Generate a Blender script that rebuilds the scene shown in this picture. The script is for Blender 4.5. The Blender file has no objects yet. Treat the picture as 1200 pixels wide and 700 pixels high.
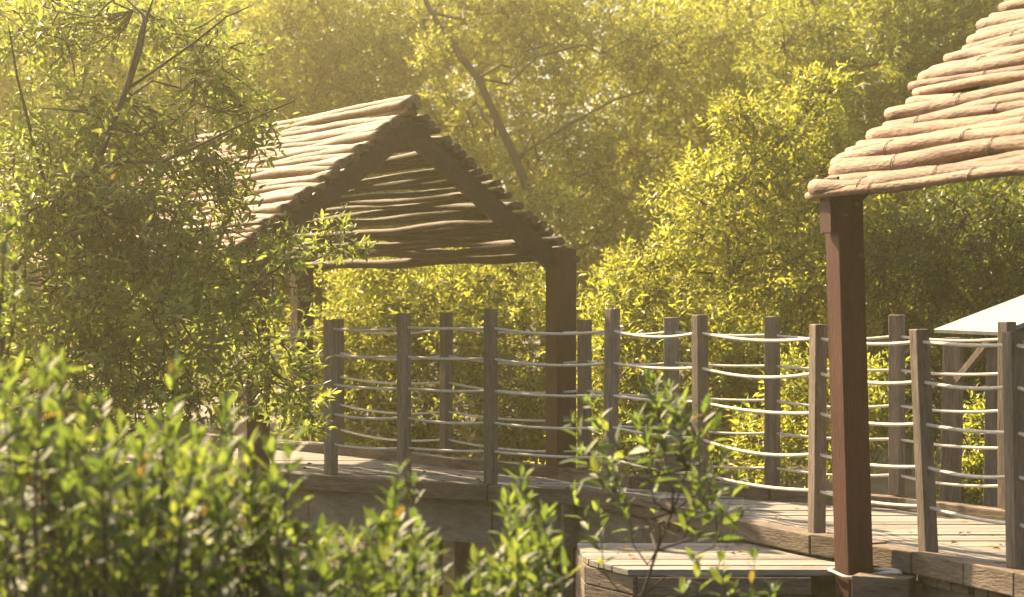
import bpy, math, random
import numpy as np
from mathutils import Vector

random.seed(7)
R = math.radians
sc = bpy.context.scene
COL = sc.collection
F = 70 / 36 * 1200          # focal length in pixels of the 1200 px wide photograph
CH = 1.38                   # camera height over the boardwalk

def W(px, py, Y):
    return np.array([(px - 600) * Y / F, Y, CH + (350 - py) * Y / F])

# ------------------------------------------------------------------ objects
def tag(o, label=None, cat=None, group=None, kind=None):
    if label: o['label'] = label
    if cat: o['category'] = cat
    if group: o['group'] = group
    if kind: o['kind'] = kind
    return o

def empty(name, loc, label, cat, group=None):
    o = bpy.data.objects.new(name, None)
    o.location = loc
    o.empty_display_size = 0.1
    COL.objects.link(o)
    return tag(o, label, cat, group)

def link(name, me, parent=None):
    o = bpy.data.objects.new(name, me)
    COL.objects.link(o)
    if parent is not None:
        o.parent = parent
        bpy.context.view_layer.update()
        o.location = -Vector(parent.location) if parent.parent is None else (0, 0, 0)
    return o

def tri_mesh(name, verts, tris, mats, mat_idx=None, smooth=True):
    verts = np.asarray(verts, np.float32); tris = np.asarray(tris, np.int32)
    me = bpy.data.meshes.new(name)
    me.vertices.add(len(verts)); me.vertices.foreach_set('co', verts.ravel())
    me.loops.add(len(tris) * 3); me.loops.foreach_set('vertex_index', tris.ravel())
    me.polygons.add(len(tris))
    me.polygons.foreach_set('loop_start', np.arange(0, len(tris) * 3, 3, dtype=np.int32))
    me.polygons.foreach_set('loop_total', np.full(len(tris), 3, np.int32))
    me.polygons.foreach_set('use_smooth', np.full(len(tris), smooth))
    for m in mats: me.materials.append(m)
    if mat_idx is not None: me.polygons.foreach_set('material_index', np.asarray(mat_idx, np.int32))
    me.update(calc_edges=True)
    return me

class MB:
    """collects polygons for one mesh"""
    def __init__(s): s.v = []; s.f = []
    def add(s, vs, fs):
        n = len(s.v); s.v += [tuple(map(float, v)) for v in vs]; s.f += [tuple(i + n for i in f) for f in fs]
    def hexa(s, b, t):
        s.add(list(b) + list(t), [(3, 2, 1, 0), (4, 5, 6, 7), (0, 1, 5, 4), (1, 2, 6, 5), (2, 3, 7, 6), (3, 0, 4, 7)])
    def bar(s, a, b, w, h, up=(0, 0, 1), roll=0):
        a, b = Vector(a), Vector(b); d = (b - a).normalized()
        x = d.cross(Vector(up)).normalized(); y = x.cross(d).normalized()
        if roll:
            x, y = x * math.cos(roll) + y * math.sin(roll), y * math.cos(roll) - x * math.sin(roll)
        q = lambda p: [p + x * (i * w / 2) + y * (j * h / 2) for i, j in ((-1, -1), (1, -1), (1, 1), (-1, 1))]
        s.hexa(q(a), q(b))
    def post(s, base, top, w, d, rot, w2=None):
        c, n = math.cos(rot), math.sin(rot)
        def q(p, w, d): return [(p[0] + i * w / 2 * c - j * d / 2 * n, p[1] + i * w / 2 * n + j * d / 2 * c, p[2]) for i, j in ((-1, -1), (1, -1), (1, 1), (-1, 1))]
        s.hexa(q(base, w, d), q(top, w2 or w, w2 or d))
    def tube(s, pts, rad, sides=8, caps=True):
        v, f = tube_arrays(pts, rad, sides)
        n = len(pts)
        fs = [tuple(q) for q in f]
        if caps:
            fs.append(tuple(range(sides - 1, -1, -1))); fs.append(tuple((n - 1) * sides + i for i in range(sides)))
        s.add(v, fs)
    def build(s, name, mat, parent=None, smooth=False, bevel=0):
        me = bpy.data.meshes.new(name); me.from_pydata(s.v, [], s.f); me.materials.append(mat)
        if smooth: me.polygons.foreach_set('use_smooth', [len(p.vertices) == 4 for p in me.polygons])
        me.update()
        o = link(name, me, parent)
        if bevel:
            m = o.modifiers.new('edge', 'BEVEL'); m.width = bevel; m.segments = 2; m.limit_method = 'ANGLE'
        return o

def tube_arrays(pts, rad, sides):
    pts = np.asarray(pts, float); n = len(pts)
    rad = np.broadcast_to(np.asarray(rad, float), (n,))
    tan = np.gradient(pts, axis=0); tan /= np.linalg.norm(tan, axis=1, keepdims=True) + 1e-9
    ref = np.array([0, 0, 1.0]) if abs(tan[:, 2].mean()) < .8 else np.array([1.0, 0, 0])
    x = np.cross(tan, ref); x /= np.linalg.norm(x, axis=1, keepdims=True) + 1e-9
    y = np.cross(x, tan)
    a = np.linspace(0, 2 * math.pi, sides, endpoint=False)
    v = pts[:, None, :] + rad[:, None, None] * (np.cos(a)[None, :, None] * x[:, None, :] + np.sin(a)[None, :, None] * y[:, None, :])
    f = []
    for i in range(n - 1):
        for k in range(sides):
            k2 = (k + 1) % sides
            f.append((i * sides + k, i * sides + k2, (i + 1) * sides + k2, (i + 1) * sides + k))
    return v.reshape(-1, 3), np.array(f)

# ---------------------------------------------------------------- materials
def mat_new(name):
    m = bpy.data.materials.new(name); m.use_nodes = True
    nt = m.node_tree; nt.nodes.clear()
    return m, nt, nt.nodes, nt.links

def ramp(ns, stops):
    r = ns.new('ShaderNodeValToRGB'); e = r.color_ramp.elements
    while len(e) < len(stops): e.new(0.5)
    for el, (p, c) in zip(e, stops): el.position = p; el.color = (*c, 1)
    return r

def leaf_mat(name, dark, mid, light, trans=0.42, rough=0.42):
    m, nt, ns, ln = mat_new(name)
    out = ns.new('ShaderNodeOutputMaterial'); geo = ns.new('ShaderNodeNewGeometry')
    r = ramp(ns, [(0, (.13, .075, .03)), (.012, (.11, .075, .03)), (.02, dark), (.5, mid), (.93, light), (1, (light[0] * 1.2, light[1] * 1.05, light[2]))])
    ln.new(geo.outputs['Random Per Island'], r.inputs[0])
    pb = ns.new('ShaderNodeBsdfPrincipled'); pb.inputs['Roughness'].default_value = rough
    pb.inputs['Specular IOR Level'].default_value = 0.5
    ln.new(r.outputs[0], pb.inputs['Base Color'])
    tr = ns.new('ShaderNodeBsdfTranslucent')
    hs = ns.new('ShaderNodeMixRGB'); hs.blend_type = 'MULTIPLY'; hs.inputs[0].default_value = 1
    hs.inputs[2].default_value = (2.6, 2.5, 1.15, 1); ln.new(r.outputs[0], hs.inputs[1]); ln.new(hs.outputs[0], tr.inputs['Color'])
    mx = ns.new('ShaderNodeMixShader'); mx.inputs[0].default_value = trans
    ln.new(pb.outputs[0], mx.inputs[1]); ln.new(tr.outputs[0], mx.inputs[2]); ln.new(mx.outputs[0], out.inputs[0])
    return m

def rough_mat(name, c1, c2, scale=(8, 8, 8), rough=.8, bump=.3, island=.0, c3=None, fine=60, spec=.3, rot=None):
    """two-tone noise with stretch, fine grain and a bump; island = variation between loose pieces"""
    m, nt, ns, ln = mat_new(name)
    out = ns.new('ShaderNodeOutputMaterial'); pb = ns.new('ShaderNodeBsdfPrincipled')
    pb.inputs['Roughness'].default_value = rough; pb.inputs['Specular IOR Level'].default_value = spec
    tc = ns.new('ShaderNodeTexCoord'); mp = ns.new('ShaderNodeMapping'); mp.inputs['Scale'].default_value = scale
    ln.new(tc.outputs['Object'], mp.inputs['Vector'])
    def turn(mpn, sc_):
        if rot is not None:
            mpn.vector_type = 'TEXTURE'; mpn.inputs['Rotation'].default_value = (0, 0, rot); mpn.inputs['Scale'].default_value = [1 / v for v in sc_]
    turn(mp, scale)
    n1 = ns.new('ShaderNodeTexNoise'); n1.inputs['Scale'].default_value = 1; n1.inputs['Detail'].default_value = 8; n1.inputs['Roughness'].default_value = .65
    ln.new(mp.outputs[0], n1.inputs['Vector'])
    r = ramp(ns, [(.3, c1), (.52, c2), (.72, c3 or c2)])
    ln.new(n1.outputs[0], r.inputs[0])
    n2 = ns.new('ShaderNodeTexNoise'); n2.inputs['Scale'].default_value = 1; n2.inputs['Detail'].default_value = 4
    mp2 = ns.new('ShaderNodeMapping'); mp2.inputs['Scale'].default_value = [v * fine / 8 for v in scale]; turn(mp2, [v * fine / 8 for v in scale])
    ln.new(tc.outputs['Object'], mp2.inputs['Vector']); ln.new(mp2.outputs[0], n2.inputs['Vector'])
    m1 = ns.new('ShaderNodeMixRGB'); m1.blend_type = 'OVERLAY'; m1.inputs[0].default_value = .55
    ln.new(r.outputs[0], m1.inputs[1]); ln.new(n2.outputs[0], m1.inputs[2])
    col = m1.outputs[0]
    if island:
        geo = ns.new('ShaderNodeNewGeometry'); oi = ns.new('ShaderNodeObjectInfo'); ad = ns.new('ShaderNodeMath'); fr = ns.new('ShaderNodeMath')
        ad.operation = 'ADD'; fr.operation = 'FRACT'
        ln.new(geo.outputs['Random Per Island'], ad.inputs[0]); ln.new(oi.outputs['Random'], ad.inputs[1]); ln.new(ad.outputs[0], fr.inputs[0])
        r2 = ns.new('ShaderNodeMapRange'); r2.inputs[3].default_value = 1 - island; r2.inputs[4].default_value = 1 + island
        ln.new(fr.outputs[0], r2.inputs[0])
        m2 = ns.new('ShaderNodeMixRGB'); m2.blend_type = 'MULTIPLY'; m2.inputs[0].default_value = 1
        ln.new(col, m2.inputs[1]); ln.new(r2.outputs[0], m2.inputs[2]); col = m2.outputs[0]
    ln.new(col, pb.inputs['Base Color'])
    b = ns.new('ShaderNodeBump'); b.inputs['Strength'].default_value = bump; b.inputs['Distance'].default_value = .01
    ln.new(n2.outputs[0], b.inputs['Height']); ln.new(b.outputs[0], pb.inputs['Normal'])
    ln.new(pb.outputs[0], out.inputs[0])
    return m

M = {}
M['leaf_near'] = leaf_mat('foreground_leaf', (.036, .060, .020), (.066, .098, .030), (.110, .142, .042), .45, .6)
M['leaf_left'] = leaf_mat('grey_green_leaf', (.055, .076, .030), (.096, .122, .045), (.148, .176, .063), .55, .5)
M['leaf_bright'] = leaf_mat('bright_leaf', (.076, .092, .022), (.134, .148, .035), (.208, .22, .064), .58, .38)
M['leaf_mid'] = leaf_mat('olive_leaf', (.057, .076, .021), (.103, .122, .030), (.166, .18, .05), .55, .42)
M['leaf_shade'] = leaf_mat('shade_tinted_leaf', (.020, .034, .010), (.042, .060, .016), (.10, .125, .022), .45, .45)  # leaf colour lowered to paint in the shade under the near eave
M['bark'] = rough_mat('bark', (0.036, 0.026, 0.018), (0.076, 0.056, 0.040), (14, 14, 5), .9, .6)
M['deck'] = rough_mat('weathered_board', (0.117, 0.105, 0.092), (0.207, 0.187, 0.164), (1.6, 26, 26), .85, .5, .22, (0.257, 0.234, 0.207), 40)
M['beam'] = rough_mat('weathered_beam', (.062, .046, .034), (.135, .102, .076), (4, 4, 20), .85, .6, .22, (.20, .155, .118), 40)
M['post'] = rough_mat('weathered_post', (.095, .073, .056), (.18, .143, .112), (24, 24, 3), .85, .7, .22, (.24, .195, .157), 40)
M['redpost'] = rough_mat('red_brown_timber', (.036, .0105, .007), (.062, .0175, .011), (16, 16, 2.5), .6, .45, .05, (.090, .028, .018), 40)
M['rafter'] = rough_mat('dark_red_rafter', (.022, .011, .009), (.037, .018, .014), (8, 8, 8), .6, .4, .05, (.06, .034, .026), 40)
M['pole'] = rough_mat('roof_pole_bark', (0.107, 0.073, 0.053), (0.224, 0.142, 0.096), (4, 15, 15), .8, .8, .22, (0.310, 0.202, 0.138), 44, rot=R(-70))
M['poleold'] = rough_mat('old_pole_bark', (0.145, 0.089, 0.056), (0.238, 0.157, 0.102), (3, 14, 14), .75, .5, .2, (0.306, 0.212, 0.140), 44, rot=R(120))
M['pole_shade'] = rough_mat('pole_bark_painted_shade', (.036, .027, .021), (.066, .049, .039), (3, 14, 14), .8, .5, .25, (.095, .073, .058), 44, rot=R(120))  # same pole wood, darkened to paint in the shade of the roof underside
M['poleend'] = rough_mat('pole_end_grain', (.05, .032, .022), (.10, .065, .045), (30, 30, 30), .9, .3)
M['rope'] = rough_mat('cream_rope', (.58, .51, .40), (.74, .67, .55), (40, 40, 40), .9, .6, 0, None, 60)
M['wire'] = rough_mat('dark_wire', (.06, .05, .045), (.10, .08, .07), (20, 20, 20), .6, .1)
M['fascia'] = rough_mat('stained_fascia', (.065, .050, .036), (.165, .135, .105), (1.6, 1.6, 4), .9, .4, .1, (.25, .21, .17), 50)
M['pile'] = rough_mat('pile_wood', (.08, .06, .045), (.16, .12, .09), (14, 14, 3), .9, .5)
M['sheet'] = rough_mat('white_sheet', (.17, .185, .18), (.22, .235, .225), (3, 3, 3), .6, .1)
M['mud'] = rough_mat('mud', (.035, .028, .020), (.08, .062, .042), (1.5, 1.5, 1.5), .75, .9, 0, (.12, .09, .06), 30)

def water_mat():
    m, nt, ns, ln = mat_new('still_water')
    out = ns.new('ShaderNodeOutputMaterial'); pb = ns.new('ShaderNodeBsdfPrincipled')
    pb.inputs['Base Color'].default_value = (.018, .020, .014, 1); pb.inputs['Roughness'].default_value = .08
    n = ns.new('ShaderNodeTexNoise'); n.inputs['Scale'].default_value = 3; n.inputs['Detail'].default_value = 3
    tc = ns.new('ShaderNodeTexCoord'); ln.new(tc.outputs['Object'], n.inputs['Vector'])
    b = ns.new('ShaderNodeBump'); b.inputs['Strength'].default_value = .15; b.inputs['Distance'].default_value = .05
    ln.new(n.outputs[0], b.inputs['Height']); ln.new(b.outputs[0], pb.inputs['Normal']); ln.new(pb.outputs[0], out.inputs[0])
    return m
M['water'] = water_mat()

# ------------------------------------------------------------------ foliage
def unit(v): return v / (np.linalg.norm(v, axis=-1, keepdims=True) + 1e-9)

def leaves(P, A, L, pairs, ll, wid, detail, rng, droop=.12):
    """leaf pairs along N shoots; P base, A axis, L length. Returns verts, tris"""
    N = len(P)
    ref = unit(rng.normal(size=(N, 3))); X = unit(np.cross(A, ref)); Yv = np.cross(A, X)
    ph0 = rng.uniform(0, 6.28, N); size = rng.uniform(.68, 1.28, N)
    Vs, Ts, off = [], [], 0
    for k in range(pairs):
        t = (k + .6) / pairs
        for sd in (0, 1):
            ph = ph0 + k * 1.57 + sd * math.pi + rng.normal(0, .25, N)
            r = np.cos(ph)[:, None] * X + np.sin(ph)[:, None] * Yv
            th = R(72) * (1 - t) + R(24) * t + rng.normal(0, .2, N)
            d = unit(A * np.cos(th)[:, None] + r * np.sin(th)[:, None] + rng.normal(0, .12, (N, 3)))
            n = unit(A * np.sin(th)[:, None] - r * np.cos(th)[:, None] + rng.normal(0, .28, (N, 3)))
            s = unit(np.cross(d, n)); n = np.cross(s, d)
            l = (ll * (1.05 - .45 * abs(t - .35)) * rng.uniform(.7, 1.2, N) * size)[:, None]
            w = l * wid * rng.uniform(.85, 1.15, N)[:, None] * .5
            b = P + A * (L * t)[:, None] + r * .004
            cv = rng.uniform(-.06, .22, N)[:, None] * l
            dz = np.array([0, 0, -1.0]) * droop * l
            if detail == 0:
                v = np.stack([b, b + d * l * .42 + s * w + n * w * .25, b + d * l - n * cv + dz, b + d * l * .42 - s * w + n * w * .25], 1)
                T = np.array([(0, 1, 2), (0, 2, 3)]); nv = 4
            else:
                m1 = b + d * l * .36 - n * cv * .12 + dz * .15; m2 = b + d * l * .70 - n * cv * .5 + dz * .5
                tip = b + d * l - n * cv + dz
                v = np.stack([b, m1 + s * w * .92 + n * w * .3, m2 + s * w * .72 + n * w * .25, tip,
                              m2 - s * w * .72 + n * w * .25, m1 - s * w * .92 + n * w * .3, m1, m2], 1)
                T = np.array([(0, 1, 6), (1, 2, 7), (1, 7, 6), (2, 3, 7), (0, 6, 5), (6, 4, 5), (6, 7, 4), (7, 3, 4)]); nv = 8
            Vs.append(v.reshape(-1, 3))
            Ts.append((T[None] + (np.arange(N) * nv)[:, None, None] + off).reshape(-1, 3)); off += N * nv
    return np.concatenate(Vs), np.concatenate(Ts)

def crown_points(clumps, dens, rng, shell=.5):
    Ps, As = [], []
    top = max(c[0][2] + c[1][2] for c in clumps)
    for c, r in clumps:
        c = np.asarray(c, float); r = np.asarray(r, float)
        n = max(6, int(dens * 4 * math.pi * (np.mean(r ** 1.6)) ** (2 / 1.6)))
        u = unit(rng.normal(size=(n, 3)))
        rad = rng.uniform(shell ** 2, 1, n) ** .5
        rad *= 1 + .16 * np.sin(u[:, 0] * 5 + c[0] * 3) * np.cos(u[:, 2] * 6 + c[1]) + rng.normal(0, .10, n)
        p = c + u * r * rad[:, None]
        a = unit(u * .75 + np.array([0, 0, .55]) + rng.normal(0, .42, (n, 3)))
        Ps.append(p); As.append(a)
    return np.concatenate(Ps), np.concatenate(As)

def wob(a, b, n, amp, rng):
    a, b = np.asarray(a, float), np.asarray(b, float)
    t = np.linspace(0, 1, n)[:, None]
    p = a + (b - a) * t
    j = rng.normal(0, amp, (n, 3)); j[0] = j[-1] = 0
    return p + j

def merge_tubes(tubes, sides=6):
    V, T, off = [], [], 0
    for pts, rad in tubes:
        v, q = tube_arrays(pts, rad, sides)
        V.append(v); T.append(np.concatenate([q[:, [0, 1, 2]], q[:, [0, 2, 3]]]) + off); off += len(v)
    return np.concatenate(V), np.concatenate(T)

def branch_mesh(name, base, clumps, P, rng, r0, lead=None, twigs=.25, n_twig_max=700, limbs=()):
    """trunk and limbs that reach each clump, twigs from limbs to shoots"""
    base = np.asarray(base, float)
    tubes = []
    if lead is None:
        c = np.mean([k[0] for k in clumps], axis=0)
        lead = wob(base, c * [1, 1, 1], 7, .08, rng)
    lead = np.asarray(lead, float)
    nl = len(lead)
    tubes.append((lead, np.linspace(r0, r0 * .4, nl)))
    for c, r in clumps:
        c = np.asarray(c, float)
        i = int(np.argmin(np.linalg.norm(lead[1:] - c, axis=1) + np.maximum(0, lead[1:, 2] - c[2]) * 1.5)) + 1
        L = np.linalg.norm(c - lead[i])
        tubes.append((wob(lead[i], c + [0, 0, r[2] * .3], 7, L * .04 + .01, rng), np.linspace(r0 * .26, r0 * .1, 7)))
        hub = tubes[-1][0][-1]
        nodes = [hub]
        for _ in range(5):
            e = c + unit(rng.normal(size=3) + [0, 0, .5]) * r * .62
            w = wob(hub, e, 5, .03 + .04 * float(np.mean(r)), rng); tubes.append((w, np.linspace(r0 * .12, r0 * .06, 5))); nodes += list(w[1:])
        nodes = np.array(nodes)
        sel = P[np.linalg.norm((P - c) / r, axis=1) < 1.15]
        if len(sel):
            k = min(len(sel), max(5, int(len(sel) * twigs)), int(n_twig_max / len(clumps)) + 1)
            for p in sel[rng.choice(len(sel), k, replace=False)]:
                q = nodes[int(np.argmin(np.linalg.norm(nodes - p, axis=1)))]
                tubes.append((wob(q, p, 4, np.linalg.norm(p - q) * .06, rng), np.linspace(.006, .003, 4) * (1 + r0 * 4)))
    for pts, rl in limbs: tubes.append((pts, np.linspace(rl, rl * .35, len(pts))))
    V, T = merge_tubes(tubes, 6 if r0 > .03 else 5)
    return tri_mesh(name, V, T, [M['bark']])

DENS = 1.15
def tree(name, label, cat, base, clumps, mat, dens, ll, seed, pairs=5, wid=.34, detail=0, r0=.07, lead=None, twigs=.12, shoot=.22, shell=.5, group=None, extra=None, limbs=()):
    rng = np.random.default_rng(seed)
    P, A = crown_points(clumps, dens * DENS, rng, shell)
    if extra is not None: P = np.concatenate([P, extra[0]]); A = np.concatenate([A, extra[1]])
    L = rng.uniform(.7, 1.25, len(P)) * shoot
    V, T = leaves(P - A * L[:, None] * .6, A, L, pairs, ll, wid, detail, rng)
    root = empty(name, tuple(base), label, cat, group)
    link('crown', tri_mesh('crown', V, T, [mat]), root)
    link('trunk', branch_mesh('trunk', base, clumps, P, rng, r0, lead, twigs, limbs=limbs), root)
    return root

def cl(px, py, rx, ry, Y, depth=None):
    s = Y / F
    return (W(px, py, Y), np.array([rx * s, depth or (rx + ry) / 2 * s * 1.0, ry * s]))

# ======================================================== boardwalk geometry
# measured on the photograph, deck top at z = 0
front = np.array([(-6.2, 18.6), (-4.2, 17.35), (-2.7, 16.25), (-1.6, 15.56), (-.77, 14.98), (-.157, 14.64), (.433, 14.40), (.881, 13.70), (1.348, 12.58), (1.782, 11.58), (2.053, 11.14), (2.211, 10.77), (2.389, 10.32), (2.548, 9.908), (2.95, 8.8), (3.45, 7.3)])
back = np.array([(-5.4, 20.6), (-3.4, 19.3), (-1.94, 18.0), (-.97, 16.86), (-.537, 16.3), (-.17, 15.85), (.358, 15.25), (.867, 14.5), (1.76, 13.62), (2.52, 13.0), (3.04, 12.15), (3.55, 11.0), (4.1, 9.6), (4.9, 7.6)])

def edge_at(poly, px):
    """where the sight line through column px meets an edge of the deck"""
    k = (px - 600) / F
    for a, b in zip(poly[:-1], poly[1:]):
        fa, fb = a[0] - k * a[1], b[0] - k * b[1]
        if fa <= 0 <= fb or fb <= 0 <= fa:
            t = fa / (fa - fb)
            return a + (b - a) * t, math.atan2(*(b - a)[::-1])
def X_at(poly, Y):
    return float(np.interp(-Y, -poly[:, 1], poly[:, 0]))
def off(poly, d):
    """polyline moved to its left (positive d: away from the camera side)"""
    t = np.gradient(poly, axis=0); t /= np.linalg.norm(t, axis=1, keepdims=True)
    return poly + np.stack([-t[:, 1], t[:, 0]], 1) * d

bw = empty('boardwalk', (.4, 14.0, -.9), 'weathered grey boardwalk of cross planks curving from the pavilion to the right', 'boardwalk')
m = MB()
Yv = 18.4
while Yv > 7.3:
    w = random.uniform(.12, .15)
    y0, y1 = Yv, Yv - w + random.choice([.006, .008, .012, .016])
    z = random.uniform(-.004, .004); z2 = z + random.uniform(-.004, .004)
    sl = random.uniform(-.012, .012)
    a0, b0 = X_at(front, y0) + .06, X_at(back, y0) - .02
    a1, b1 = X_at(front, y1) + .06, X_at(back, y1) - .02
    top = [(a0, y0, z), (a1, y1, z), (b1, y1 + sl, z2), (b0, y0 + sl, z2)]
    m.hexa([(x, y, zz - .035) for x, y, zz in top], top)
    Yv -= w
m.build('plank_surface', M['deck'], bw, bevel=.004)

def run(poly, w, z0, z1, name, mat, piece=1.15, seed=1, jit=.008, bevel=.006):
    """a line of timbers butted end to end along a polyline; each timber is a part"""
    rng = random.Random(seed)
    for a, b in zip(poly[:-1], poly[1:]):
        L = np.linalg.norm(b - a); n = max(1, round(L / piece)); d = (b - a) / L
        nrm = np.array([-d[1], d[0]])
        for i in range(n):
            p = a + (b - a) * (i / n) + d * .004; q = a + (b - a) * ((i + 1) / n) - d * .004
            j = rng.uniform(-jit, jit); k = rng.uniform(-jit, jit)
            pts = [p - nrm * (w / 2 - j), q - nrm * (w / 2 - j), q + nrm * (w / 2 + j), p + nrm * (w / 2 + j)]
            mb = MB()
            mb.hexa([(x, y, z0 + k * .3) for x, y in pts], [(x, y, z1 + k) for x, y in pts])
            mb.build(name, mat, bw, bevel=bevel)
run(front, .13, -.105, .014, 'edge_beam', M['beam'], 1.0, 3)
run(off(back, .06), .12, -.05, .085, 'kerb', M['beam'], 1.3, 5)
run(off(back, .17), .10, -.06, .060, 'kerb', M['beam'], 1.1, 6)
# panels under the front edge
run(off(front, .045)[2:8], .05, -.43, -.108, 'fascia_panel', M['fascia'], 1.5, 8, .004)
run(off(front, .045)[7:], .05, -.62, -.165, 'fascia_panel', M['fascia'], 1.5, 9, .004)
# short spacer blocks under the right hand edge beam
ff = off(front, .03)
rngb = random.Random(2)
for a, b in zip(ff[7:-1], ff[8:]):
    L = np.linalg.norm(b - a); d = (b - a) / L; t = .02
    while t < L - .16:
        l = rngb.uniform(.09, .16)
        mb = MB(); p, q = a + d * t, a + d * (t + l)
        mb.bar((*p, -.136), (*q, -.136), .07, .055 + rngb.uniform(-.004, .003)); mb.build('spacer_block', M['beam'], bw, bevel=.005)
        t += l + rngb.uniform(.008, .02)
# piles and bearers below
for t in np.linspace(0, len(front) - 1.01, 12):
    i = int(t); u = t - i
    p = off(front, .22)[i] * (1 - u) + off(front, .22)[i + 1] * u
    tb = t * (len(back) - 1.01) / (len(front) - 1.01); ib = int(tb); ub = tb - ib
    q = off(back, -.15)[ib] * (1 - ub) + off(back, -.15)[ib + 1] * ub
    for e in (p, q):
        mb = MB(); mb.tube([(*e, -1.5), (*e, -.24)], .075, 10); mb.build('pile', M['pile'], bw, smooth=True)
    mb = MB(); mb.bar((*p, -.14), (*q, -.14), .09, .18); mb.build('bearer', M['pile'], bw)
# post under the corner, left of the lower platform
mb = MB(); c = W(669, 620, 14.42); mb.post((c[0] - .03, 14.36, -1.4), (c[0] - .03, 14.36, -.107), .07, .07, .3); mb.build('corner_strut', M['beam'], bw, bevel=.004)
# stub beam that sticks out beside the red post
mb = MB(); mb.bar((1.86, 10.80, -.195), (2.145, 10.66, -.195), .14, .165); mb.build('stub_beam', M['beam'], bw, bevel=.008)

# lower platform in front of the walk
lp = empty('lower_platform', (1.1, 11.6, -.9), 'low plank landing one step below the walkway, left of the red post', 'platform')
m = MB()
Yv = 12.25
rp = random.Random(11)
while Yv > 11.12:
    w = rp.uniform(.13, .17); y0, y1 = Yv, Yv - w + .009
    xl = lambda y: np.interp(y, [11.05, 11.35, 11.55, 12.3], [.66, .50, .42, .40])
    z = -.125 + rp.uniform(-.003, .003)
    xr0, xr1 = X_at(front, y0) + .03, X_at(front, y1) + .03
    top = [(xl(y0), y0, z), (xl(y1), y1, z), (xr1, y1, z), (xr0, y0, z)]
    m.hexa([(x, y, zz - .035) for x, y, zz in top], top); Yv -= w
m.build('plank_surface', M['deck'], lp, bevel=.004)
yf = Yv - .012
for zi, (z0, z1) in enumerate(((-.265, -.168), (-.375, -.272), (-.48, -.382))):
    mb = MB(); mb.hexa([(.70, yf - .02, z0), (1.66, yf - .02, z0), (1.66, yf + .03, z0), (.70, yf + .03, z0)], [(.70, yf - .02, z1), (1.66, yf - .02, z1), (1.66, yf + .03, z1), (.70, yf + .03, z1)])
    mb.build('front_board', M['beam'], lp, bevel=.004)
    mb = MB(); a, b = (.69, yf + .02), (.44, 11.52)
    mb.bar((*a, (z0 + z1) / 2), (*b, (z0 + z1) / 2), .04, z1 - z0); mb.build('side_board', M['beam'], lp, bevel=.004)
    mb = MB(); mb.bar((.44, 11.53, (z0 + z1) / 2), (.41, 12.2, (z0 + z1) / 2), .04, z1 - z0); mb.build('side_board', M['beam'], lp, bevel=.004)
for x, y in ((.8, 11.3), (1.5, 11.3), (.55, 12.1)):
    mb = MB(); mb.tube([(x, y, -1.5), (x, y, -.165)], .07, 10); mb.build('pile', M['pile'], lp, smooth=True)

# ------------------------------------------------------------- rail posts
ORD = ['first', 'second', 'third', 'fourth', 'fifth', 'sixth', 'seventh', 'eighth', 'ninth', 'tenth']
fin = off(front, .055)
rails = {'near': [], 'far': []}
def rail_post(side, px, ytop, lean, label, w=.08, xy=None, h=None):
    poly = fin if side == 'near' else off(back, .09)
    if xy is None: p, ang = edge_at(poly, px)
    else: p, ang = np.array(xy), R(-62)
    zt = h or CH - (ytop - 350) * p[1] / F
    top = np.array([p[0] + lean * p[1] / F, p[1], zt])
    z0 = .005 if side == 'near' else .088
    if side == 'near': z0 = .002
    mb = MB(); mb.post((p[0], p[1], z0), tuple(top), w, w, ang + random.uniform(-.06, .06))
    o = mb.build('rail_post', M['post'], None, bevel=.006)
    tag(o, label, 'post', 'posts of the rope railing, %s side' % side)
    rails[side].append((np.array([p[0], p[1], z0]), top, ang))
N_ = [(265, 376, 0), (388, 375, -1), (474, 367, -1), (575, 362, 0), (714, 362, 4), (821, 369, -1), (957, 380, 2), (1088, 386, -11), (1192, 389, -5)]
NL = ['grey rail post mostly hidden by the leaves beside the left dark pavilion post',
      'near side rail post at the edge of the leafy left tree, overlapping another',
      'near side rail post behind the tall leafy shoot, left of the pavilion middle',
      'near side rail post beside the right dark pavilion post, standing just left of it',
      'slightly leaning near side rail post just right of the right dark pavilion post',
      'near side rail post whose foot is hidden behind the thin sapling',
      'near side rail post standing just left of the tall red brown shelter post',
      'near side rail post leaning to the left, first one right of the red brown post',
      'near side rail post cut by the right picture edge, the nearest of all']
for (px, y, ln_), lb in zip(N_, NL): rail_post('near', px, y, ln_, lb)
rail_post('near', 0, 0, 0, 'near side rail post just beyond the right picture edge', xy=fin[14], h=1.23)
B_ = [(396, 374, 0), (523, 366, 0), (685, 375, 0), (787, 372, 0), (905, 371, 0), (1051, 369, 0), (1180, 377, 0)]
BL = ['far side rail post showing right behind a nearer post at the left tree edge',
      'far side rail post in the middle of the pavilion opening, between two nearer posts',
      'pale far side rail post just right of the right dark pavilion post',
      'far side rail post behind the sapling top, against the bright bush',
      'far side rail post in front of the bright bush, halfway to the red brown post',
      'tall pale far side rail post just right of the red brown shelter post',
      'far side rail post right behind the nearest post at the right picture edge']
for (px, y, ln_), lb in zip(B_, BL): rail_post('far', px, y, ln_, lb, w=.082)
rail_post('far', 0, 0, 0, 'far side rail post just beyond the right picture edge', xy=off(back, .09)[12], h=1.25)

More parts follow.
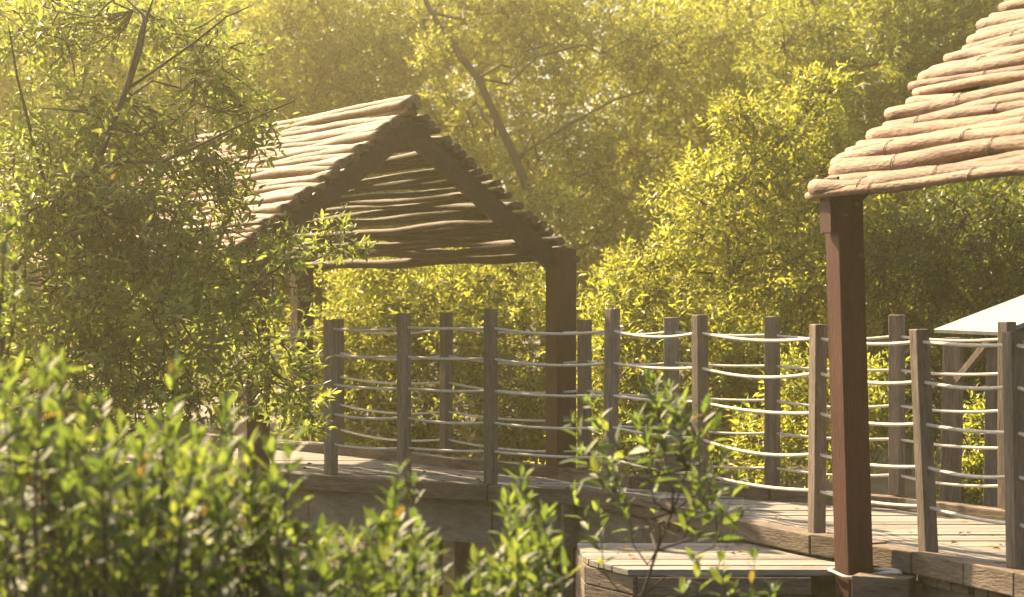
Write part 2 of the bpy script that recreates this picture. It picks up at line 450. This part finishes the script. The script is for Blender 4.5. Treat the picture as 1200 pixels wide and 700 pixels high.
# ropes, one continuous rope for each height and side
HN = [1.155, .935, .705, .475, .245]
OL = ['topmost', 'second from the top', 'middle', 'second from the bottom', 'lowest']
rr = random.Random(5)
for side in ('near', 'far'):
    P = rails[side]
    for k, h in enumerate(HN):
        pts = []
        prev = None
        for base, top, ang in P:
            t = (h - base[2]) / (top[2] - base[2]) + rr.uniform(-.008, .008) - (.02 if side == 'far' else 0)
            if k == 0: t = min(t, .945)
            c = base + (top - base) * t
            if prev is not None:
                L = np.linalg.norm(c - prev); sag = L * rr.uniform(.012, .034)
                for u in np.linspace(0, 1, 13)[1:]:
                    q = prev + (c - prev) * u; q = q - [0, 0, 4 * sag * u * (1 - u)]; pts.append(q)
            else: pts.append(c)
            prev = c
        pts = np.array(pts)
        mb = MB(); mb.tube(pts, (.0102 if side == 'near' else .0094), 8)
        o = mb.build('rope', M['rope'], None, smooth=True)
        tag(o, 'cream rope threaded through the %s side rail posts, %s of its five' % (side, OL[k]), 'rope', 'railing ropes, %s side' % side)

# ================================================================= shelters
def roof_pole(mb, a, b, r, seed, amp=.014, sides=9):
    rng = np.random.default_rng(seed)
    n = 52; t = np.linspace(0, 1, n)[:, None]
    a, b = np.asarray(a, float), np.asarray(b, float)
    ph = rng.uniform(0, 6.28, 6)
    wv = np.stack([amp * (np.sin(t[:, 0] * f1 + ph[i]) + .5 * np.sin(t[:, 0] * f1 * 2.3 + ph[i + 3])) for i, f1 in enumerate((5, 6, 8))], 1)
    p = a + (b - a) * t + wv
    kn = np.interp(np.arange(n), np.arange(0, n + 4, 4), rng.normal(0, .11, len(np.arange(0, n + 4, 4))))
    rad = r * (1 + kn + rng.normal(0, .032, n)) * np.linspace(1.12, .9, n)
    rad[0] *= .93
    mb.tube(p, rad, sides)
    return p, rad

def shelter(name, label, corner, along, gdir, length, width, eave, rise, over, pr, seed, post_w, lean=None, wire=False, eave_sag=0, nslope=22, only=None, pole_mat='pole', tight=False, shift=0):
    """corner = foot (x,y) of the post on the camera side at the end with the visible gable; along = unit ridge direction away from it; gdir = unit direction across"""
    al = np.array([*along, 0.0]); g = np.array([*gdir, 0.0]); c = np.array([*corner, 0.0]); up = np.array([0, 0, 1.0])
    root = empty(name, (corner[0], corner[1], -1.4), label, 'shelter')
    rot = math.atan2(gdir[1], gdir[0])
    ends = (0, length)
    lean = lean or {}
    for i, e in enumerate(ends):
        for j, s in enumerate((0, width)):
            p = c + al * e + g * s
            lx = lean.get((i, j), 0)
            mb = MB(); mb.post((p[0] + lx, p[1], -1.5), (p[0], p[1], eave - .02), post_w, post_w, rot)
            po = mb.build('post', M['redpost'], root, bevel=.006)
    slope = math.atan2(rise, width / 2)
    ridge = c + g * (width / 2 - shift) + up * (eave + rise)
    nrm = {0: -g * math.sin(slope) + up * math.cos(slope), 1: g * math.sin(slope) + up * math.cos(slope)}
    dn = {0: -g * math.cos(slope) - up * math.sin(slope), 1: g * math.cos(slope) - up * math.sin(slope)}
    SL = math.hypot(rise, width / 2)
    for e in (0, length):
        for s in (0, 1):
            top = ridge + al * e + dn[s] * .035 - nrm[s] * .11
            bot = ridge + al * e + dn[s] * (SL + .06) - nrm[s] * .11
            if e == 0: top, bot = top, bot
            mb = MB(); mb.bar(tuple(top), tuple(bot), .075, .145, up=tuple(nrm[s])); mb.build('rafter', M['rafter'], root, bevel=.005)
    mb = MB(); mb.bar(tuple(ridge - up * .20 + al * .05), tuple(ridge - up * .20 + al * (length - .05)), .08, .14); mb.build('ridge_beam', M['rafter'], root)
    rng = random.Random(seed)
    for s in (0, 1):
        ns = nslope + (4 if tight and s == 0 else 0)
        sp = (SL + .20) / ns
        for i in range(ns):
            d = .01 + sp * (i + .5) + rng.uniform(-.012, .012)
            r = pr * (rng.uniform(.82, 1.16) if tight else rng.uniform(.68, 1.32)) * ((.80 if s == 1 else .9) if tight else 1)
            h = nrm[s] * (r * .6 + rng.uniform(-.006, .010) - .012)
            a = ridge + dn[s] * d + h - al * (over + rng.uniform(-.05, .05))
            b = ridge + dn[s] * d + h + al * (length + over + rng.uniform(-.08, .08)) + dn[s] * rng.uniform(-.02, .02)
            if eave_sag and i >= ns - 2: pass
            mb = MB(); pth, rad = roof_pole(mb, a, b, r, seed * 1000 + s * 100 + i, amp=(.012 if s == 0 else .013) if tight else .017)
            po = mb.build('roof_pole', M['pole_shade' if tight and s == 1 else pole_mat], root, smooth=True)
            if tight:
                po.data.materials.append(M['poleend']); po.data.polygons[-1].material_index = 1; po.data.polygons[-2].material_index = 1
            if wire and s == 0 and i % 2 == 1 or (wire and i == ns - 1 and s == 0):
                for q in ([5, 12, 21] if i % 4 == 1 else [7, 16, 26]):
                    q0 = pth[q]; tg = pth[q + 1] - pth[q - 1]; tg /= np.linalg.norm(tg)
                    x = np.cross(tg, up); x /= np.linalg.norm(x); y = np.cross(x, tg)
                    rw = rad[q] * 1.06 + .002
                    ring = [q0 + (x * math.cos(an) + y * math.sin(an)) * rw + tg * .02 * math.sin(an) for an in np.linspace(0, 2 * math.pi, 17)]
                    wb = MB(); wb.tube(ring, .0028, 5, False)
                    w_ = wb.build('wire_tie', M['wire'], po, smooth=True); w_.location = (0, 0, 0)
    # cap poles on the ridge
    for k, (dx, dz) in enumerate(((-.035, .035), (.04, .03), (.0, .075))):
        mb = MB(); a = ridge + g * dx + up * dz - al * (over + .02 * k); b = ridge + g * dx + up * dz + al * (length + over)
        roof_pole(mb, a, b, pr * .95, seed * 77 + k, amp=.008); mb.build('roof_pole', M[pole_mat], root, smooth=True)
    # eave poles seen below the rafters
    for s, at in ((0, 0), (1, width)):
        mb = MB(); a = c + g * at + up * (eave - .02) + g * (.12 if s == 0 else -.12); b = a + al * length
        roof_pole(mb, a, b, pr * .8, seed * 33 + s, amp=.02); mb.build('eave_pole', M['pole_shade'], root, smooth=True)
    return root

ca, sa = math.cos(R(60)), math.sin(R(60))
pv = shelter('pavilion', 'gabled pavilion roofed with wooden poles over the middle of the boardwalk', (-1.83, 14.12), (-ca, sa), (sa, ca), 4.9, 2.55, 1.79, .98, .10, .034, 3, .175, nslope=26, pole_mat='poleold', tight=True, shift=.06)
c7, s7 = math.cos(R(70)), math.sin(R(70))
ns_ = shelter('near_shelter', 'shelter with pale pole roof on a red brown post at the right edge', (1.828, 11.0), (c7, -s7), (s7, c7), 4.9, 2.6, 2.07, 1.13, .13, .034, 4, .156, lean={(0, 0): .10}, wire=True, eave_sag=.04, nslope=31)
# side plank at the head of the red post
mb = MB(); mb.post((1.828 - .088, 10.96, 1.74), (1.828 - .096, 10.96, 1.97), .03, .12, R(20)); mb.build('side_plank', M['redpost'], ns_, bevel=.003)

for bx, bz in ((.03, 1.90), (-.035, 1.84), (.03, 1.62)):
    a = np.array([1.828 + bx + (.02 if bz < 1.7 else 0), 11.0 - .080 - .0, bz])
    mb = MB(); mb.tube([a + [.036, 0, 0], a + [.030, -.014, 0]], .011, 8); mb.build('bolt', M['wire'], ns_, smooth=True)
# rope tied round the red post and the stub beam
mb = MB()
pc = np.array([1.889, 11.0]); z = -.135
loop = []
for t in np.linspace(0, 2 * math.pi, 25):
    cx, sx = math.cos(t), math.sin(t)
    k = .103 / max(abs(cx), abs(sx)) ** .9
    v = np.array([cx, sx]) * k; rt = R(20)
    loop.append((pc[0] + v[0] * math.cos(rt) - v[1] * math.sin(rt), pc[1] + v[0] * math.sin(rt) + v[1] * math.cos(rt), z + .012 * sx))
mb.tube(loop, .0095, 8)
mb.tube([(1.985, 10.93, z), (2.03, 10.86, z + .02), (2.06, 10.80, -.105), (2.10, 10.74, -.100)], .0095, 8)
mb.tube([(1.98, 11.04, z + .01), (2.03, 10.93, z + .03), (2.07, 10.84, -.095), (2.11, 10.80, -.100)], .0095, 8)
tag(mb.build('rope_tie', M['rope'], None, smooth=True), 'frayed rope looped round the foot of the red brown post', 'rope')

# small white topped canopy behind the right end of the rail
wc = empty('sunshade', (3.2, 14.2, -.2), 'small white sheet canopy on timber legs behind the rail at the right', 'canopy')
A_, B2, C_, D_ = W(1094, 386, 14.7), W(1171, 389, 13.7), W(1300, 340, 13.9), W(1230, 334, 15.0)
mb = MB(); nn = np.array([-.3, -.1, .9]); nn = nn / np.linalg.norm(nn) * .03
mb.hexa([A_ - nn, B2 - nn, C_ - nn, D_ - nn], [A_, B2, C_, D_]); mb.build('roof_sheet', M['sheet'], wc, bevel=.003)
for px, Y, tp in ((1109, 14.35, 391), (1160, 14.0, 389), (1235, 14.3, 372)):
    t = W(px + 9, tp, Y); b = W(px, 600, Y)
    mb = MB(); mb.post((b[0], Y, -1.4), (t[0], Y, t[2] - .03), .13, .10, -.5); mb.build('leg', M['post'], wc, bevel=.005)
a = W(1161, 398, 13.93); b = W(1122, 446, 14.22)
mb = MB(); mb.bar(tuple(a), tuple(b), .05, .05); mb.build('brace', M['post'], wc, bevel=.003)

# ================================================================ vegetation
# big tree at the left
lt_clumps = [cl(40, 40, 110, 80, 12.6), cl(170, 30, 110, 60, 12.9), cl(250, 90, 70, 60, 12.6), cl(110, 150, 130, 70, 12.2), cl(200, 190, 88, 60, 12.2),
             cl(40, 240, 100, 90, 11.8), cl(150, 280, 120, 80, 11.6), cl(240, 285, 66, 44, 12.0), cl(60, 370, 130, 90, 11.4), cl(190, 380, 120, 85, 11.4),
             cl(290, 350, 75, 60, 11.8), cl(310, 425, 66, 66, 12.0), cl(100, 480, 140, 80, 11.2), cl(220, 460, 100, 55, 11.5), cl(352, 480, 36, 46, 12.2),
             cl(140, 235, 85, 50, 11.7), cl(75, 265, 95, 60, 11.6), cl(190, 300, 66, 46, 11.6), cl(330, 290, 38, 30, 12.2), cl(392, 275, 34, 26, 12.4), cl(415, 290, 20, 14, 12.4), cl(-90, 420, 100, 120, 11.5), cl(288, 150, 52, 56, 12.5), cl(250, 230, 60, 40, 12.3)]
b0 = np.array([-3.0, 11.9, -1.2])
lead = [b0, W(-10, 480, 11.9), W(10, 330, 11.9), W(60, 240, 11.9), W(112, 198, 11.75), W(130, 150, 11.7), W(148, 105, 11.7), W(160, 60, 11.75), W(170, 20, 11.8)]
limbs = [([W(112, 198, 11.75), W(150, 190, 11.7), W(190, 190, 11.65), W(245, 165, 11.6), W(300, 138, 11.6), W(345, 118, 11.6)], .014),
         ([W(148, 105, 11.7), W(185, 80, 11.7), W(230, 48, 11.65), W(265, 20, 11.6), W(292, 8, 11.6)], .011),
         ([W(60, 240, 11.7), W(40, 170, 11.7), W(20, 90, 11.6), W(10, 30, 11.6)], .013),
         ([W(150, 105, 11.7), W(165, 60, 11.6), W(172, 20, 11.6), W(190, -30, 11.6)], .013)]
tree('mangrove_tree', 'large grey green mangrove tree filling the left side, in front of the pavilion', 'tree', b0, lt_clumps, M['leaf_left'], 60, .076, 21, pairs=4, wid=.31, detail=1, r0=.032, lead=lead, twigs=.2, shoot=.15, shell=.12, limbs=limbs)

# trees behind the walk
def back_tree(label, clumps, mat, dens, seed, basexy, ll=.082, lead=None, r0=.07, name='mangrove_tree', pairs=5, shell=.5, cat='tree'):
    b = np.array([basexy[0], basexy[1], -1.1])
    return tree(name, label, cat, b, clumps, M[mat], dens, ll, seed, pairs=pairs, r0=r0, lead=lead, wid=.30, group='mangroves behind the boardwalk', shell=shell)

back_tree('sunlit yellow green mangrove bush behind the rail, between the pavilion and the red post',
          [cl(760, 330, 70, 62, 18.3), cl(850, 240, 90, 75, 18.6), cl(935, 180, 70, 70, 18.8), cl(800, 430, 125, 90, 17.8), cl(925, 330, 95, 105, 18.4), cl(985, 240, 55, 80, 18.8),
           cl(868, 140, 40, 34, 18.8), cl(725, 410, 55, 85, 18.0), cl(900, 480, 120, 90, 17.8), cl(740, 520, 100, 60, 17.6), cl(960, 110, 45, 38, 19.0), cl(690, 480, 40, 70, 18.2), cl(980, 440, 70, 100, 18.0)],
          'leaf_bright', 75, 31, (1.9, 18.9))
back_tree('shade-darkened green mangrove behind the rail, under the eave of the near shelter',
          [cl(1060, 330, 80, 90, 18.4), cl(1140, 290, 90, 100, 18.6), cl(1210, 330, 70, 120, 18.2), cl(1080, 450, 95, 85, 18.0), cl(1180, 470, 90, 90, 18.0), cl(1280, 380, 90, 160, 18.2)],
          'leaf_shade', 75, 32, (4.2, 18.9))
back_tree('tall green mangrove rising above the eave beside the near shelter roof',
          [cl(940, 60, 70, 70, 26.2), cl(1040, 80, 90, 75, 25.6), cl(1130, 50, 90, 85, 26.0), cl(1020, 190, 70, 60, 25.4), cl(1100, 180, 85, 65, 25.6), cl(1200, 100, 90, 120, 26.0), cl(1060, -20, 100, 60, 26.4), cl(1290, 150, 90, 200, 26.0)],
          'leaf_mid', 70, 33, (5.19, 26.2), ll=.09)
lead1 = [np.array([.42, 26.6, -1.1]), W(640, 330, 26.6), W(622, 232, 26.6), W(604, 185, 26.6), W(580, 135, 26.6), W(560, 92, 26.7), W(535, 60, 26.8), W(505, 15, 26.9), W(490, -20, 27.0)]
back_tree('hazy olive mangrove with a leaning forked trunk, behind the pavilion roof',
          [cl(640, 245, 50, 36, 26.2), cl(505, 60, 30, 30, 26.6), cl(560, 30, 100, 60, 29.2), cl(690, 60, 100, 70, 29.2), cl(790, 60, 90, 75, 29.4), cl(650, 190, 80, 65, 28.8), cl(745, 200, 80, 65, 28.8), cl(520, 160, 70, 60, 29.2), cl(870, 60, 70, 70, 29.6), cl(480, 50, 80, 60, 29.4), cl(700, 290, 70, 60, 28.4), cl(620, -20, 120, 50, 29.2)],
          'leaf_bright', 46, 34, (0.35, 26.6), lead=lead1, r0=.085, shell=.4, ll=.09)
back_tree('bright low mangrove seen through the rope rail below the pavilion roof',
          [cl(430, 410, 80, 90, 21.4), cl(520, 390, 85, 80, 21.2), cl(610, 410, 80, 90, 21.0), cl(560, 490, 120, 70, 20.6), cl(430, 500, 90, 70, 20.8), cl(470, 330, 90, 50, 21.8), cl(590, 330, 80, 50, 21.6), cl(660, 520, 80, 60, 20.4), cl(360, 440, 60, 80, 21.4)],
          'leaf_bright', 75, 35, (-.6, 21.3))
back_tree('golden mangrove crown above the left end of the pavilion roof',
          [cl(340, 60, 90, 70, 28.6), cl(430, 80, 80, 60, 28.4), cl(250, 130, 100, 80, 28.2), cl(400, 180, 90, 70, 28.2), cl(330, 240, 100, 70, 28.0), cl(380, -10, 110, 50, 29.0), cl(440, 250, 90, 70, 28.0)],
          'leaf_bright', 50, 36, (-2.79, 28.6), ll=.09)
back_tree('olive mangrove behind the upper left tree, at the left picture edge',
          [cl(40, 60, 110, 80, 28.2), cl(160, 40, 100, 70, 28.6), cl(60, 200, 120, 90, 27.8), cl(180, 260, 100, 80, 27.6), cl(80, 340, 130, 90, 27.4), cl(230, 380, 110, 80, 27.0), cl(-80, 150, 120, 180, 28.0)],
          'leaf_bright', 62, 37, (-6.06, 28.2), ll=.09)
back_tree('young mangrove with bright leaves low behind the right end of the rail',
          [cl(1150, 520, 36, 60, 15.2), cl(1195, 500, 34, 70, 15.3), cl(1130, 570, 40, 36, 15.1), cl(1190, 570, 50, 40, 15.0)], 'leaf_bright', 80, 38, (3.7, 15.2), name='mangrove_shrub', r0=.02, ll=.085, cat='shrub')
back_tree('small bright mangrove shrub just behind the rail left of the red post',
          [cl(935, 450, 38, 46, 15.6), cl(900, 520, 45, 45, 15.5), cl(985, 500, 40, 70, 15.7), cl(1030, 470, 28, 60, 15.9)], 'leaf_bright', 80, 39, (2.4, 15.7), name='mangrove_shrub', r0=.02, ll=.085, cat='shrub')

# the wood beyond: one mass
rng = np.random.default_rng(99)
VV, TT, offv = [], [], 0
tubes = []
for x in np.arange(-19, 20, 2.1):
    for row, yb in enumerate((33.5, 37.5)):
        bx = x + rng.uniform(-.8, .8); by = yb + rng.uniform(-1, 1) - abs(x) * .12; ht = rng.uniform(8.9, 9.5) + row * .9
        cs = []
        for k in range(9):
            zc = -1 + ht * (.16 + .8 * k / 9); rad = 1.6 * (1 - .35 * abs(k / 8 - .4))
            cs.append(((bx + rng.uniform(-.9, .9), by + rng.uniform(-.7, .7), zc), (rad, rad * .9, rad * .75)))
        P, A = crown_points(cs, 18, rng, .5)
        L = rng.uniform(.16, .28, len(P))
        V, T = leaves(P, A, L, 4, .13, .4, 0, rng)
        VV.append(V); TT.append(T + offv); offv += len(V)
        tubes.append((wob((bx, by, -1.1), (bx, by, ht * .75), 6, .1, rng), np.linspace(.14, .05, 6)))
o = link('forest', tri_mesh('forest', np.concatenate(VV), np.concatenate(TT), [M['leaf_bright']]))
tag(o, 'dense mangrove wood closing the view behind everything', 'forest', kind='stuff')
V, T = merge_tubes(tubes); ot = link('forest_trunks', tri_mesh('forest_trunks', V, T, [M['bark']])); tag(ot, 'trunks of the mangrove wood behind everything', 'forest', kind='stuff')

# ------------------------------------------------- foreground plants
def stem_plant(name, label, base, tips, mat, seed, ll=.078, pairs=7, leafy=.45, r0=.010, wid=.36, group=None, cat='bush', lead=None):
    """stems from the base to each tip, leaf pairs over the upper part of each"""
    rng = np.random.default_rng(seed)
    root = empty(name, tuple(base), label, cat, group)
    base = np.asarray(base, float)
    tubes, P, A, L = [], [], [], []
    for tip in tips:
        tip = np.asarray(tip, float)
        if lead is None: st = base + rng.normal(0, .10, 3) * [1, 1, 0]
        else:
            ld = np.asarray(lead); ok = ld[:, 2] < tip[2] - .16
            d = np.linalg.norm(ld - tip, axis=1) + np.where(ok, 0, 9); st = ld[int(np.argmin(d))]
        H = np.linalg.norm(tip - st)
        ax = unit(np.array([(tip - st)[0] * .4, (tip - st)[1] * .4, abs(tip - st)[2] + .05]) + rng.normal(0, .07, 3) * H)
        k = min(leafy * rng.uniform(.7, 1.15), H * .7)
        kn = tip - ax * k
        mid = st + (kn - st) * .5 + rng.normal(0, .03, 3)
        path = np.array([st, mid, kn, kn + ax * k * .5 + rng.normal(0, .004, 3), tip])
        tubes.append((path, np.array([1, .75, .5, .35, .15]) * r0))
        P.append(kn); A.append(ax); L.append(k)
    if lead is not None: tubes.append((lead, np.linspace(r0 * 1.5, r0 * .5, len(lead))))
    P, A, L = np.array(P), np.array(A), np.array(L)
    V, T = leaves(P, A, L, pairs, ll, wid, 1, rng, droop=.05)
    V2, T2 = leaves(P + A * (L * .86)[:, None], A, L * .16, 2, ll * .72, wid * .85, 1, rng, droop=0)
    link('leaves', tri_mesh('leaves', np.concatenate([V, V2]), np.concatenate([T, T2 + len(V)]), [M[mat]]), root)
    Vb, Tb = merge_tubes(tubes, 6)
    link('stems', tri_mesh('stems', Vb, Tb, [M['bark']]), root)
    return root

def tips_in(rng, n, x0, x1, top, y0, y1):
    """tips under a profile: top = [(px, py)...]"""
    tx, ty = zip(*top); out = []
    for i in range(n):
        px = rng.uniform(x0, x1); t = np.interp(px, tx, ty)
        t += 24 * math.sin(px * .09) + 16 * math.sin(px * .23 + 1) + rng.normal(0, 1) ** 2 * 14 - 14
        py = t + rng.uniform(0, 1) ** 1.2 * (760 - t)
        out.append(W(px, py, rng.uniform(y0, y1)))
    return out
r_ = np.random.default_rng(4)
FG = 'foreground mangrove shoots'
stem_plant('mangrove_bush', 'blurred broad leafy bush filling the lower left corner', (-1.15, 5.3, -1.0), tips_in(r_, 160, -40, 260, [(-40, 430), (40, 430), (60, 412), (90, 480), (150, 465), (200, 455), (240, 520), (260, 560)], 4.9, 6.0), 'leaf_near', 51, ll=.090, pairs=9, leafy=.46, wid=.36, group=FG)
stem_plant('mangrove_bush', 'blurred upright shoots in front of the left dark pavilion post', (-.62, 5.6, -1.0), tips_in(r_, 68, 230, 400, [(230, 545), (270, 500), (300, 520), (330, 545), (370, 580), (400, 600)], 5.2, 6.2), 'leaf_near', 52, ll=.090, pairs=9, leafy=.46, wid=.36, group=FG)
stem_plant('mangrove_bush', 'blurred bush with one tall shoot in front of the grey wall under the walk', (-.32, 5.7, -1.0), tips_in(r_, 46, 390, 560, [(390, 630), (430, 600), (455, 530), (475, 505), (490, 600), (530, 675), (560, 690)], 5.3, 6.3), 'leaf_near', 53, ll=.090, pairs=9, leafy=.46, wid=.36, group=FG)
stem_plant('mangrove_bush', 'short leafy bush below the walkway corner, left of the thin sapling', (.02, 6.2, -1.0), tips_in(r_, 40, 550, 668, [(550, 650), (585, 590), (610, 580), (640, 600), (668, 650)], 5.9, 6.6), 'leaf_near', 54, ll=.088, pairs=8, leafy=.40, wid=.36, group=FG)
ldE = [W(740, 760, 7.0), W(752, 700, 7.0), W(770, 645, 7.0), W(788, 600, 7.0), W(806, 550, 7.0), W(815, 510, 7.0)]
tE = [W(x, y, 7.0 + dy) for x, y, dy in ((765, 447, .05), (783, 455, -.1), (800, 470, .1), (825, 480, -.1), (838, 500, .1), (700, 500, .1), (680, 530, -.1), (715, 540, .0), (672, 575, .1), (730, 585, -.1), (865, 560, .1), (850, 530, -.1),
      (780, 500, 0), (812, 520, .15), (755, 520, -.1), (840, 575, .05), (700, 600, 0), (668, 490, .1), (770, 560, .1), (870, 600, -.05), (690, 470, 0), (820, 560, -.2), (795, 485, -.1), (770, 475, .1), (745, 490, .1))]
stem_plant('mangrove_sapling', 'thin open sapling with a bare forked stem in front of the low landing', tuple(W(740, 900, 7.0)), tE, 'leaf_near', 55, ll=.088, pairs=5, leafy=.25, wid=.34, r0=.005, group=FG, cat='sapling', lead=ldE)
tF = [W(x, y, 6.4) for x, y in ((885, 650), (845, 665), (800, 690), (860, 690), (830, 720), (880, 705), (905, 690), (815, 655))]
stem_plant('mangrove_sapling', 'low leafy shoot at the bottom edge in front of the landing, right of the sapling', tuple(W(850, 980, 6.4)), tF, 'leaf_near', 56, ll=.08, pairs=4, leafy=.16, r0=.006, group=FG, cat='sapling')
tG = [W(x, y, 6.4) for x, y in ((10, 265), (-20, 300), (5, 330), (-40, 260), (-30, 360), (18, 300))]
stem_plant('mangrove_sapling', 'yellow green leaf tips poking in at the left picture edge', (-1.85, 6.4, -1.0), tG, 'leaf_near', 57, ll=.085, pairs=4, leafy=.2, r0=.008, group=FG, cat='sapling')

# dry leaves lying on the boards
rng = np.random.default_rng(12)
pl = []
while len(pl) < 90:
    x, y = rng.uniform(-2, 3.4), rng.uniform(9, 16.5)
    if X_at(front, y) + .12 < x < X_at(back, y) - .08: pl.append((x, y, .008))
for _ in range(16): pl.append((rng.uniform(.6, 1.5), rng.uniform(11.3, 12.1), -.116))
pl = np.array(pl); nA = len(pl); an = rng.uniform(0, 6.28, nA); dd = np.stack([np.cos(an), np.sin(an), rng.uniform(-.05, .1, nA)], 1); ss = np.stack([-np.sin(an), np.cos(an), rng.uniform(-.3, .3, nA)], 1)
ls = rng.uniform(.035, .07, nA)[:, None]; cu = rng.uniform(.0, .02, nA)[:, None] * np.array([0, 0, 1.0])
V = np.stack([pl, pl + dd * ls * .45 + ss * ls * .18 + cu, pl + dd * ls + cu * .3, pl + dd * ls * .45 - ss * ls * .18 + cu], 1).reshape(-1, 3)
T = (np.array([(0, 1, 2), (0, 2, 3)])[None] + (np.arange(nA) * 4)[:, None, None]).reshape(-1, 3)
M['dry'] = leaf_mat('dry_leaf', (.07, .045, .022), (.13, .085, .04), (.20, .14, .06), .2, .7)
tag(link('leaf_litter', tri_mesh('leaf_litter', V, T, [M['dry']])), 'scattered dry leaves lying on the boards of the walkway', 'leaf litter', kind='stuff')

# ================================================================== setting
def sheet(name, x0, x1, y0, y1, z, nx, ny, mat, fn=None):
    xs = np.linspace(x0, x1, nx); ys = np.linspace(y0, y1, ny)
    gx, gy = np.meshgrid(xs, ys); gz = np.full_like(gx, z) if fn is None else fn(gx, gy)
    V = np.stack([gx, gy, gz], -1).reshape(-1, 3); T = []
    for j in range(ny - 1):
        for i in range(nx - 1):
            a = j * nx + i; T += [(a, a + 1, a + nx + 1), (a, a + nx + 1, a + nx)]
    o = link(name, tri_mesh(name, V, T, [mat])); tag(o, kind='structure'); return o
def gz(x, y):
    rise = 1 / (1 + np.exp(-(y - 18.5) * 1.2))
    return -1.45 + .55 * rise + .05 * np.sin(x * 1.7 + y) + .04 * np.sin(x * .6 - y * 2.1)
g_ = sheet('ground', -60, 60, -10, 110, 0, 160, 160, M['mud'], gz)
tag(g_, 'dark mud ground under the mangroves', 'ground')
w_ = sheet('water', -30, 30, -8, 22, -1.15, 2, 2, M['water']); tag(w_, 'dark still water under the boardwalk', 'water')

# air
mh = bpy.data.materials.new('haze_air'); mh.use_nodes = True; nt = mh.node_tree; nt.nodes.clear()
oo = nt.nodes.new('ShaderNodeOutputMaterial'); pv_ = nt.nodes.new('ShaderNodeVolumePrincipled')
pv_.inputs['Color'].default_value = (1.0, .89, .52, 1); pv_.inputs['Density'].default_value = .0037; pv_.inputs['Anisotropy'].default_value = .82
nt.links.new(pv_.outputs[0], oo.inputs['Volume'])
mb = MB(); q = [(-62, -12), (62, -12), (62, 112), (-62, 112)]
mb.hexa([(*p, -2.8) for p in q], [(*p, 12.5) for p in q])
hz = mb.build('haze', mh, None); tag(hz, 'warm sunlit haze filling the air', 'haze', kind='stuff')

# sun and sky
SUN = Vector((-.62, .785, 0)).normalized(); EL = R(39)
sd = Vector((SUN.x * math.cos(EL), SUN.y * math.cos(EL), math.sin(EL)))
L_ = bpy.data.lights.new('sun', 'SUN'); L_.energy = 5.0; L_.angle = R(.6); L_.color = (1, .77, .47)
lo = bpy.data.objects.new('sun', L_); lo.rotation_euler = sd.to_track_quat('Z', 'Y').to_euler(); lo.location = (-8, 10, 14); COL.objects.link(lo)
wd = bpy.data.worlds.new('World'); sc.world = wd; wd.use_nodes = True
wn = wd.node_tree.nodes; wl = wd.node_tree.links
sky = wn.new('ShaderNodeTexSky'); sky.sky_type = 'NISHITA'; sky.sun_disc = False; sky.sun_elevation = EL
sky.sun_rotation = math.atan2(SUN.x, SUN.y); sky.dust_density = 4; sky.air_density = 1.0; sky.ozone_density = .6
bg = wn['Background']; bg.inputs['Strength'].default_value = .065; wl.new(sky.outputs[0], bg.inputs['Color'])

# camera
cam = bpy.data.cameras.new('camera'); cam.lens = 70; cam.sensor_width = 36; cam.clip_end = 500; cam.clip_start = .05
cam.dof.use_dof = True; cam.dof.focus_distance = 12.8; cam.dof.aperture_fstop = 3.0
co = bpy.data.objects.new('camera', cam); co.location = (0, 0, CH); co.rotation_euler = (R(90), 0, 0); COL.objects.link(co); sc.camera = co

vs = sc.view_settings; vs.view_transform = 'Standard'; vs.look = 'None'; vs.gamma = 1; vs.exposure = 2.1; vs.use_curve_mapping = False
sc.render.engine = 'CYCLES'
cy = sc.cycles; cy.use_denoising = True; cy.max_bounces = 8; cy.diffuse_bounces = 5; cy.transmission_bounces = 4; cy.volume_bounces = 1
cy.sample_clamp_indirect = 6; cy.caustics_reflective = False; cy.caustics_refractive = False
cy.use_adaptive_sampling = True; cy.adaptive_threshold = .02
